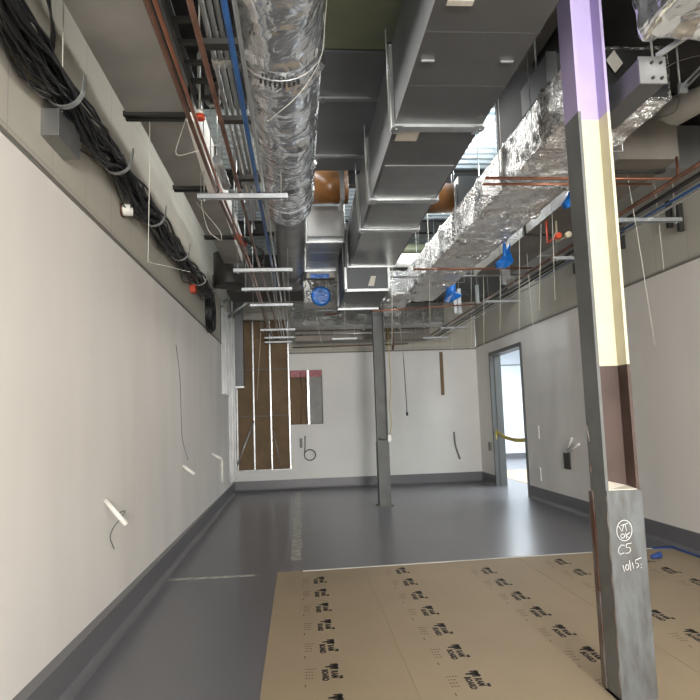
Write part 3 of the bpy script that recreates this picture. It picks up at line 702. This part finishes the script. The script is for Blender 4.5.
pipe('lower of two copper pipes crossing behind the near column below foil duct', [(1.50, 4.86, 3.30), (2.90, 4.88, 3.30)], .010, m_copper, rods=[(1.64, 4.862, 3.3)])
pipe('copper pipe crossing the room under the middle of the foil-wrapped duct', [(1.47, 7.84, 3.31), (3.0, 7.88, 3.31)], .013, m_copper, rods=[(1.55, 7.842, 3.31), (2.6, 7.87, 3.31)])
pipe('copper pipe crossing the room before the far column', [(.45, 10.25, 3.15), (2.95, 10.3, 3.28)], .013, m_copper, rods=[(.5, 10.25, 3.15), (2.3, 10.287, 3.25)])
pipe('dull red copper line crossing above the back wall', [(-.1, 13.85, 3.03), (2.4, 13.85, 3.05)], .012, m_copperd, rods=[(.1, 13.85, 3.03), (2.3, 13.85, 3.05)])
t0 = 0
for px, lb in ((388, 'left'), (393, 'right')):
    p = at(px, 312, y=12.8); q = at(px, 350 if px > 390 else 340, y=12.8)
    pipe('%s one of two short copper tubes hanging down right of far column' % lb, [(p.x, 12.8, ZD), (q.x, 12.8, q.z)], .024, m_copperd, group='hanging copper stubs')
for i_, (y_, z_, xa, xb, mm_, lb) in enumerate(((13.75, 3.40, -.6, 3.4, m_cond, 'silver conduit crossing high over the back wall'), (12.85, 3.17, -.05, 2.6, m_cond, 'silver conduit crossing just before the back wall ducts'),
      (11.6, 3.44, -.9, 1.25, m_cond, 'silver conduit crossing behind the left hangers'), (9.0, 3.47, 1.3, 3.4, m_cond, 'silver conduit crossing under the far part of the foil duct'))):
    pipe(lb, [(xa, y_, z_), (xb, y_, z_)], .014, mm_, 'conduit', rods=[(xa+.15, y_, z_), (xb-.2, y_, z_)])
for k, x in enumerate((-.31, -.28, -.16)):
    pipe(['left', 'middle', 'right'][k] + ' thin conduit of three over the far left hangers', [(x, 8.3, 3.42), (x, 9.3, 3.215), (x+.02*k, 13.9, 3.215)], .010, m_cond, 'conduit')
# white hanging fittings at the back right
for k, (px, py, h_) in enumerate(((503, 262, 24), (507, 262, 18), (477, 292, 12), (455, 300, 14), (459, 298, 16))):
    p = at(px, py, y=8.6 if k < 2 else 10.6); s_ = h_ / 647 * p.y
    t = thing('wall_bracket', ['taller white strut post left of the right hangers', 'shorter white strut post left of the right hangers', 'small white post beside the third right hanger', 'left white loop fitting near the back right', 'right white loop fitting near the back right'][k], 'bracket', (p.x, p.y, p.z-s_))
    B(p.x-.03, p.x+.03, p.y-.02, p.y+.02, p.z-s_, p.z+s_*.6).build('post', m_galvl, t)
    MB().tube([(p.x, p.y, p.z), (p.x, p.y, ZD)], .006, 6).build('hanger_rod', m_cond, t)
for (px, py, mm, lb) in ((559, 235, m_red, 'round orange red cap high beside near column'), (569, 234, m_cream, 'round cream cap high beside near column')):
    p = at(px, py, y=6.2)
    tag(MB().tube([(p.x, 6.2, p.z), (p.x, 6.26, p.z)], .03, 14).tube([(p.x, 6.26, p.z), (p.x, 6.5, p.z), (p.x, 6.5, 3.56)], .012, 8).build('pipe_fitting', mm), lb, 'pipe fitting')
# vertical brackets on the right wall under the near hanger
for k, (px, py, y) in enumerate(((669, 212, 5.5), (680, 215, 5.3), (622, 235, 6.3), (575, 262, 7.6))):
    p = at(px, py, x=3.96)
    tag(B(3.93, 3.985, p.y-.02, p.y+.02, p.z-.17, p.z+.12).build('wall_clip', m_dark), ['left dark upright clip', 'right dark upright clip', 'dark upright clip just right of near column', 'dark clip just left of near column'][k] + ' on the upper right wall', 'bracket', 'dark clips on the upper right wall')

# grey ring duct on upper right
t = thing('round_elbow', 'dusty round duct elbow at the upper right by the foil duct end', 'duct', (3.0, 4.6, 3.6))
c = at(672, 118, z=3.85)
MB().tube(bent([(c.x-.25, c.y+.9, 3.84), (c.x, c.y, 3.9), (c.x+.25, c.y-.2, 4.0), (c.x+.25, c.y-.2, ZD)]), .12, 24).build('elbow_body', m_taupe, t)
c = at(690, 80, z=3.5)
t = thing('strut_bracket', 'slotted metal channel at the upper right edge below the foil duct end', 'bracket', (c.x, c.y, 3.5))
b = MB(); a1 = at(680, 88, z=3.5); a2 = at(712, 55, z=3.5)
for dx in (0, .035): b.tube([(a1.x+dx, a1.y, 3.5), (a2.x+dx, a2.y, 3.5)], .008, 6)
b.box(a1.x-.01, a1.x+.045, a1.y-.01, a1.y+.01, 3.47, 3.53)
b.build('channel', m_strut, t); MB().tube([(a1.x, a1.y, 3.5), (a1.x, a1.y, 4.0)], .007, 6).build('hanger_rod', m_cond, t)

# ------------------------------------------------------------------ cable bundle on J-hooks along the left wall
t = thing('cable_bundle', 'thick sagging bundle of black cables hung in hooks along the upper left wall', 'cables', (-1.28, 5, 3.3))
hooks = [(-.6, 3.42), (.6, 3.42), (1.7, 3.42), (2.65, 3.42), (3.62, 3.37), (4.7, 3.40), (5.9, 3.37), (7.2, 3.37), (8.6, 3.38), (9.9, 3.42)]
rng = random.Random(3)
for c_ in range(34):
    ph = rng.uniform(0, 6.28); rad = math.sqrt(rng.random()); ox, oz = math.cos(ph)*rad*(.055 if c_ % 4 else .075), math.sin(ph)*rad*(.075 if c_ % 4 else .12)
    pts = []; sag = rng.uniform(.02, .10); hop = c_ % 3 == 0
    ymax = 9.9 if c_ < 24 else rng.choice([5.9, 7.2, 8.6])
    for (ya, za), (yb, zb_) in zip(hooks, hooks[1:]):
        if yb > ymax + .01: break
        for k in range(7):
            s_ = k/7; y = ya + (yb-ya)*s_; z = za + (zb_-za)*s_ - 4*sag*s_*(1-s_)
            w = math.sin(PI*s_)
            x = -1.285 + ox + .03*w*math.sin(c_*1.7 + y*(2.3 + c_ % 5)); z += .09 + oz*(1 + .5*w) + .04*w*math.sin(c_ + y*(3.1 + c_ % 4)) - .05
            pts.append((max(x, -1.385), y, z))
    r = rng.choice([.006, .007, .009, .012])
    MB().tube(pts, r, 6).build('cable', m_cable, t)
# coil at the end
b = MB()
for k in range(9):
    c0 = at(209, 318, x=-1.33); pts = []
    rr = .20 + .03*math.sin(k*2.1); 
    for j in range(21):
        a = 2*PI*j/20; pts.append((-1.36+.012*k, 9.95 + .28*math.cos(a)*(.8+.08*math.sin(k)), 3.18 + (rr+.1)*math.sin(a) + .03*math.sin(k*3)))
    b.tube(pts, .008, 6)
tag(b.build('cable_coil', m_cable), 'coil of black cable hanging at the far end of the cable bundle', 'cables')
for i, (y, z) in enumerate(hooks[2:-1]):
    nm = ['first', 'second', 'third', 'fourth', 'fifth', 'sixth', 'seventh'][i]
    h = thing('cable_hook', 'silver J-shaped cable hook, %s from the camera on the left wall' % nm, 'hook', (-1.4, y, z), 'cable hooks on the left wall')
    b = MB(); ring = [(-1.285 + .112*math.cos(a), z + .055 + .125*math.sin(a)) for a in [PI + PI*k/14 for k in range(15)]]
    ring = [(-1.397, z+.22)] + ring + [(-1.165, z+.12)]
    inn = [(-1.285 + (x+1.285)*.955, z+.055 + (zz-z-.055)*.955) for x, zz in ring]
    for (p, q, p2, q2) in zip(ring, ring[1:], inn, inn[1:]):
        b.prism([(p[0], y-.022, p[1]), (q[0], y-.022, q[1]), (q2[0], y-.022, q2[1]), (p2[0], y-.022, p2[1])], [(p[0], y+.022, p[1]), (q[0], y+.022, q[1]), (q2[0], y+.022, q2[1]), (p2[0], y+.022, p2[1])])
    b.build('hook_band', m_galvl, h)
    B(-1.41, -1.397, y-.025, y+.025, z+.03, z+.24).build('wall_plate', m_galvl, h)
# cables climbing off the bundle near the camera
b = MB()
for k in range(4):
    b.tube(bent([(-1.36+.02*k, 2.75+.05*k, 3.42), (-1.37+.015*k, 3.45+.03*k, 3.50), (-1.37+.012*k, 3.68-.02*k, 3.75), (-1.38, 3.62-.05*k, 4.05), (-1.385, 3.4, ZD-.2)]), .006, 6)
tag(b.build('riser_cables', m_cable), 'four thin dark cables curving up the wall off the near end of cable bundle', 'cables')

# items on the left wall
p = at(58, 120, x=-1.39)
t = thing('wall_box', 'small grey galvanised plate box on the upper left wall under a pale rod', 'electrical box', (-1.36, p.y, p.z))
a0, a1 = at(49, 106, x=-1.30), at(72, 135, x=-1.30)
B(-1.41, -1.31, 3.62, 3.98, 3.14, 3.30).build('box_body', m_galv, t, .004)
MB().tube([(-1.33, 3.72, 3.30), (-1.33, 3.72, ZD)], .004, 6).build('hanger_rod', m_wire, t)
p = at(123, 210, x=-1.4)
t = thing('pipe_sleeve', 'short white plastic pipe stub through the upper left wall below cables', 'pipe', (-1.4, p.y, p.z))
MB().tube([(-1.41, p.y, p.z), (-1.33, p.y, p.z)], [.05, .05], 20, caps=False).build('sleeve', m_white, t)
MB().tube([(-1.414, p.y, p.z), (-1.35, p.y, p.z)], .042, 20).build('bore', m_black, t)
MB().tube([(-1.41, p.y, p.z), (-1.392, p.y, p.z)], .062, 20).build('red_collar', m_copperd, t)
p = at(193, 289, x=-1.38)
tag(B(-1.41, -1.34, p.y-.07, p.y+.07, p.z-.05, p.z+.05).build('fire_alarm_box', m_red), 'small red box on the left wall near the end of cable bundle', 'electrical box')
def stub(a, b_, lb, r=.018, out=.28):
    p = at(*a, x=-1.395)
    r_dir = at(*b_, y=p.y - .02 if False else p.y)      # leaning out into the room
    q = Vector((max(r_dir.x, -1.33), p.y - .04, r_dir.z))
    t = thing('conduit_stub', lb, 'conduit stub', tuple(p))
    MB().tube([p, q], r, 12, caps=True).build('tube', m_white, t)
    return p, q
p, q = stub((105, 500), (128, 524), 'white plastic pipe stub sticking out of the left wall, nearest of three')
b = MB(); b.tube(bent([q.lerp(p, .45), (q.x-.02, p.y+.05, p.z-.08), (-1.385, p.y+.05, p.z-.25), (-1.385, p.y+.2, p.z-.38)]), .003, 5)
tag(b.build('pull_string', m_wired), 'thin pull string hanging from the nearest white stub on left wall', 'string')
stub((183, 466), (195, 474), 'white plastic pipe stub sticking out of the left wall, middle of three', .02)
stub((212, 454), (222, 459), 'white plastic pipe stub sticking out of the left wall, farthest of three', .022)
p = at(222, 460, x=-1.37); q = at(222.5, 482, x=-1.37)
tag(MB().tube([(-1.37, p.y, p.z), (-1.37, p.y, q.z)], .022, 10).box(-1.4, -1.36, p.y-.02, p.y+.02, p.z-.1, p.z-.07).build('wall_conduit', m_white), 'short upright white pipe on the left wall by the back corner', 'pipe')
b = MB(); pts = [at(px, py, x=-1.392) for px, py in ((176, 345), (180, 375), (181, 410), (182, 440), (188, 460))]
b.tube(bent(pts), .003, 5); tag(b.build('pull_string', m_wired), 'thin dark string hanging down the left wall above the middle white stub', 'string')

# exposed metal studs at left wall's far corner
for k, (y, z0, z1) in enumerate(((12.2, 2.0, 3.62), (12.75, 2.0, 3.62), (13.3, .28, 3.7), (13.85, .28, 3.7))):
    t = thing('metal_stud', ['nearest short bright metal stud', 'second short bright metal stud', 'full height bright metal stud', 'full height bright metal stud tight in the corner'][k] + ' at the far end of left wall', 'metal stud', (-1.38, y, z0), 'metal studs by the back left corner')
    b = MB(); b.box(-1.40, -1.355, y-.13, y+.13, z0, z1); b.build('stud_web', m_galv, t)
    b = MB(); b.box(-1.40, -1.335, y-.14, y-.125, z0, z1); b.box(-1.40, -1.335, y+.125, y+.14, z0, z1); b.build('stud_lip', m_galv, t)
for k, ((a, b_), yy) in enumerate(zip((((205, 297), (232, 277)), ((222, 303), (246, 284)), ((226, 318), (251, 300))), (10.6, 11.2, 11.9))):
    p = at(*a, x=-1.38); q = at(*b_, y=p.y)
    t = tag(MB().tube([p, q], .026, 8).box(p.x-.01, p.x+.02, p.y-.05, p.y+.05, p.z-.06, p.z+.06).tube([q, (q.x, q.y, ZD)], .008, 6).build('diagonal_brace', m_galvl), '%s diagonal metal brace rising off the upper left wall' % ['nearest', 'middle', 'farthest'][k], 'brace', 'diagonal braces on the left wall')

# ------------------------------------------------------------------ back wall details
SX = [-1.33, -.97, -.60, -.20]
nmS = ['leftmost', 'second from left', 'third from left', 'rightmost']
for x, nm in zip(SX, nmS):
    t = thing('wall_stud', '%s thin pale metal stud in the open brown bay of back wall' % nm, 'metal stud', (x, YB+.08, .42), 'studs in the open bay')
    B(x-.012, x+.012, YB+.05, YB+.06, .43, 3.68).build('stud_face', m_galvl, t); B(x-.018, x-.014, YB+.06, YB+.165, .43, 3.68).build('stud_web', m_galv, t)
for z, lb in ((1.58, 'lower'), (2.60, 'upper')):
    tag(B(-1.38, -.2, YB+.062, YB+.075, z, z+.02).build('bridging_channel', m_trim), '%s thin horizontal metal strip across the open brown bay' % lb, 'channel')
tag(B(-1.39, -.18, YB+.03, YB+.16, .42, .44).build('bottom_track', m_galv), 'metal floor track along the bottom of the open brown bay', 'channel')
for (a, b_, lb) in (((234, 474), (254, 421), 'long diagonal metal brace leaning in the open brown bay'), ((273, 430), (282, 470), 'thin diagonal strip leaning in the open brown bay')):
    p = at(*a, y=YB-.01); q = at(*b_, y=YB+.04)
    tag(MB().tube([p, q], .022 if a[0] < 240 else .009, 4).build('leaning_stud', m_galvl), lb, 'brace')
for x, nm in ((.22, 'left'),):
    tag(B(x-.02, x+.02, YB+.05, YB+.165, 1.38, 2.56).build('wall_stud', m_galvl), 'pale metal stud standing in the cut-out of back wall', 'metal stud')
tag(B(-.17, .52, YB+.10, YB+.16, 2.42, 2.56).build('insulation_batt', m_pink), 'pink insulation strip at the top of back wall cut-out', 'insulation')
tag(B(.25, .52, YB+.13, YB+.16, 1.39, 2.42).build('backing_sheet', m_poly), 'grey backing sheet in the right half of the back wall cut-out', 'sheet')
for pts, lb in ((((300, 372), (303, 400), (301, 424)), 'left thin cable drooping in the back wall cut-out'), (((306, 372), (304, 405), (308, 424)), 'right thin cable drooping in the back wall cut-out')):
    tag(MB().tube(bent([at(*p, y=YB+.08) for p in pts]), .006, 5).build('cable', m_copperd), lb, 'cable')
# hanging rectangular duct end in the back left corner
p0, p1 = at(235, 325, y=13.9), at(244, 388, y=13.9)
t = thing('duct_riser', 'narrow shiny vertical duct hanging in the back left corner', 'duct', ((p0.x+p1.x)/2, 13.95, p1.z))
B(p0.x, p1.x, 13.85, 14.05, p1.z+.03, ZD).build('duct_body', m_galvd, t); B(p0.x-.01, p1.x+.01, 13.84, 14.06, p1.z, p1.z+.035).build('end_flange', m_galvl, t)
# wire loop on the back wall
b = MB(); c = at(310, 455, y=YB-.02)
pts = [at(305, 436, y=YB-.02), at(305, 447, y=YB-.02)] + [c + Vector((.12*math.cos(a), -.01*math.cos(a), .115*math.sin(a))) for a in [PI - .3 + 2*PI*k/20 for k in range(21)]]
b.tube(pts, .011, 6); tag(b.build('wire_loop', m_dark), 'dark looped wire hanging on the back wall below the cut-out', 'cable')
p = at(301, 443, y=YB); tag(B(p.x-.03, p.x+.03, YB-.02, YB, p.z-.10, p.z+.10).build('outlet_box', m_trim), 'small grey outlet patch on the back wall left of wire loop', 'electrical box')
p0, p1 = at(441, 352, y=YB-.03), at(441, 395, y=YB-.03)
t = thing('brown_strip', 'flat brown strip hanging on the back wall right of far column', 'strip', (p0.x, YB, p1.z))
B(p0.x-.035, p0.x+.035, YB-.03, YB, p1.z, p0.z).build('strip', m_kraft, t)
b = MB(); b.tube(bent([at(x_, y_, y=YB-.02) for x_, y_ in ((454, 432), (455, 445), (460, 459))]), .02, 8); tag(b.build('flex_conduit', m_trim), 'short curved grey flexible conduit on the right part of back wall', 'conduit')
# switch box and cable on the far column
p = at(387, 438, y=10.93)
t = thing('electrical_box', 'pale electrical box fixed to the far column at plate top', 'electrical box', (p.x, 10.93, p.z))
B(1.48, 1.54, 10.88, 10.935, p.z-.06, p.z+.05).build('box_body', m_galv, t)
b = MB(); b.tube(bent([(1.52, 10.9, p.z+.06), (1.56, 10.9, p.z+.25), (1.53, 10.9, p.z+.5), (1.57, 10.9, p.z+.9), (1.55, 10.9, 3.0)]), .006, 5); b.build('flex_cable', m_yellow, t)
b = MB(); q = at(407, 412, y=12.6); b.tube(bent([(q.x-.1, 12.6, 3.6), (q.x-.03, 12.6, 2.9), (q.x, 12.6, q.z)]), .008, 6); b.tube([q, q + Vector((0, 0, -.07))], .022, 8)
tag(b.build('hanging_cord', m_cable), 'black cord with small end plug hanging right of far column', 'cable')
# right wall details
def wallp(px, py): return at(px, py, x=3.985)
p = wallp(567, 461)
t = thing('outlet_box', 'open electrical box hole with two white tube stubs on the right wall', 'electrical box', (3.98, p.y, p.z))
B(3.975, 4.0, p.y-.10, p.y+.10, p.z-.12, p.z+.12).build('box', m_dark, t)
a = wallp(566, 453)
MB().tube([a, at(572, 438, x=3.95)], .018, 8).build('tube_stub', m_white, t); MB().tube([a, at(579, 444, x=3.93)], .018, 8).build('tube_stub', m_white, t)
for (px, py, lb) in ((537, 432, 'upper pale patch plate on the right wall beside the doorway'), (539, 474, 'lower pale patch plate on the right wall beside the doorway')):
    p = wallp(px, py); tag(B(3.985, 4.0, p.y-.07, p.y+.07, p.z-.11, p.z+.11).build('cover_plate', m_wall), lb, 'cover plate')
p = wallp(490, 446); tag(B(3.97, 4.0, p.y-.07, p.y+.07, p.z-.10, p.z+.08).build('wall_bracket', m_trim), 'small grey bracket on right wall between doorway and back corner', 'bracket')
# caution tape across the doorway
t = thing('caution_tape', 'yellow barrier tape drooping across the doorway', 'tape', (4.03, 12.2, 1.05))
b = MB(); n = 16; A = Vector((4.03, DY1-.025, 1.10)); E = Vector((4.03, DY0+.025, 1.00)); prev = None
for k in range(n+1):
    s_ = k/n; c = A.lerp(E, s_) - Vector((0, 0, .07*4*s_*(1-s_))); hh = .035
    cur = [b.b.verts.new(c + Vector((.0, 0, hh))), b.b.verts.new(c + Vector((.012*math.sin(k), 0, -hh)))]
    if prev: b.b.faces.new((prev[0], cur[0], cur[1], prev[1]))
    prev = cur
o = b.build('tape_band', m_yellow, t); sm = o.modifiers.new('s', 'SOLIDIFY'); sm.thickness = .002
MB().box(4.02, 4.04, DY1-.026, DY1-.02, .95, 1.14).build('tape_tail', m_yellow, t)
# next room floor covering and wall detail
tag(B(4.7, 8.1, 13.0, 16.6, 0, .006).build('floor_protection_sheet', m_paper), 'brown floor protection board in the bright room beyond the doorway', 'floor protection board')
tag(B(XR+.2, 8.18, 20.97, 21, 3.03, 3.06).build('wall_bead', m_trim), 'thin grey line high on the wall of the room beyond the doorway', 'trim')
rr = random.Random(5)
for k in range(3):
    x = 5.1 + .5*k; y = 14 + .6*k
    tag(B(x, x+.3, y, y+.12, .006, .05).build('debris', m_dark), ['nearest', 'middle', 'farthest'][k] + ' dark scrap lying on the boards beyond the doorway', 'debris')

# ------------------------------------------------------------------ hanging ceiling wires
wires = [  # pixel of bottom end, x drift of the top, depth
 ((148, 262), (150, 30), 4.6, 'long pale wire hanging before the left duct, its end hooked'),
 ((655, 345), (608, 60), 5.2, 'longest pale wire, hanging right of near column and slanting'),
 ((664, 270), (650, 150), 5.6, 'short pale wire right of near column ending at the wall line'),
 ((555, 300), (545, 60), 5.9, 'pale wire hanging before the foil duct, close left of near column'),
 ((519, 330), (519, 200), 7.2, 'pale wire hanging left of near column with a slight slant'),
 ((500, 330), (500, 230), 8.3, 'fine pale wire hanging over the right hangers before the doorway'),
 ((484, 345), (483, 262), 9.0, 'fine pale wire hanging over the doorway corner'),
 ((471, 350), (471, 270), 11.0, 'fine pale wire hanging in the back right corner'),
 ((392, 345), (391, 150), 7.4, 'pale wire hanging before the drop end of the middle duct'),
 ((404, 360), (395, 290), 10.8, 'fine pale wire right of far column'),
 ((452, 350), (451, 280), 11.6, 'fine pale wire before the right part of the back wall'),
 ((430, 320), (428, 235), 8.6, 'fine pale wire hanging between the middle duct and the foil duct'),
 ((345, 330), (343, 200), 8.9, 'fine pale wire hanging before the left side of the drop end'),
 ((539, 310), (541, 200), 6.6, 'pale wire left of near column beside the round red cap'),
 ((322, 345), (310, 290), 11.4, 'fine pale wire before the foil cross duct at left'),
 ((257, 400), (262, 300), 12.6, 'fine pale wire slanting before the open brown bay'),
 ((533, 330), (527, 260), 7.9, 'fine pale wire left of near column by the right wall'),
]
for (b_, t_, y, lb) in wires:
    p = at(*b_, y=y); q = at(*t_, y=y); d_ = (q-p)
    if q.z < ZD: q = p + d_ * ((ZD - p.z) / d_.z)
    if abs(q.x - p.x) > .5: q.x = p.x + math.copysign(.5, q.x-p.x)
    q.z = ZD
    b = MB(); pts = [p, p.lerp(q, .33) + Vector((.006, 0, 0)), p.lerp(q, .66), q]
    if b_ == (148, 262): pts = [at(190, 272, y=y+.6), at(170, 267, y=y+.2)] + pts
    b.tube(pts, .0028 if y < 6 else .004, 5)
    tag(b.build('hanger_wire', m_wire), lb, 'wire', 'ceiling hanger wires')
# threads and odd loops
for pts, y, lb, mm in ((((201, 205), (208, 232), (222, 242), (221, 232), (196, 202)), 5.6, 'loose wire loop dangling by the second joint of left duct', m_wire),
                   (((186, 118), (173, 158), (200, 150), (225, 142), (245, 137)), 4.3, 'thin wire bent in a V below the left duct', m_wire),
                   (((330, -40), (322, 60), (300, 95), (267, 122)), 3.0, 'thin wire curving in front of the round foil duct', m_wire),
                   (((224, 118), (232, 119), (245, 121)), 4.2, 'short yellow tie strap crossing the conduits', m_yellow),
                   (((634, 115), (660, 118), (676, 112), (680, 98), (672, 92)), 4.2, 'dark cable drooping below the bolted box beam', m_cable),
                   (((660, 72), (675, 62), (700, 55), (720, 56)), 3.6, 'thin grey cable arching off the bolted box beam', m_trim)):
    P = [at(px, py, y=y + .03*i) for i, (px, py) in enumerate(pts)]
    if lb.startswith('loose wire loop'): P = [Vector((P[0].x, P[0].y, 3.705))] + P
    tag(MB().tube(bent(P), .0022 if y > 3.5 else .001, 5).build('loose_wire', mm), lb, 'wire')
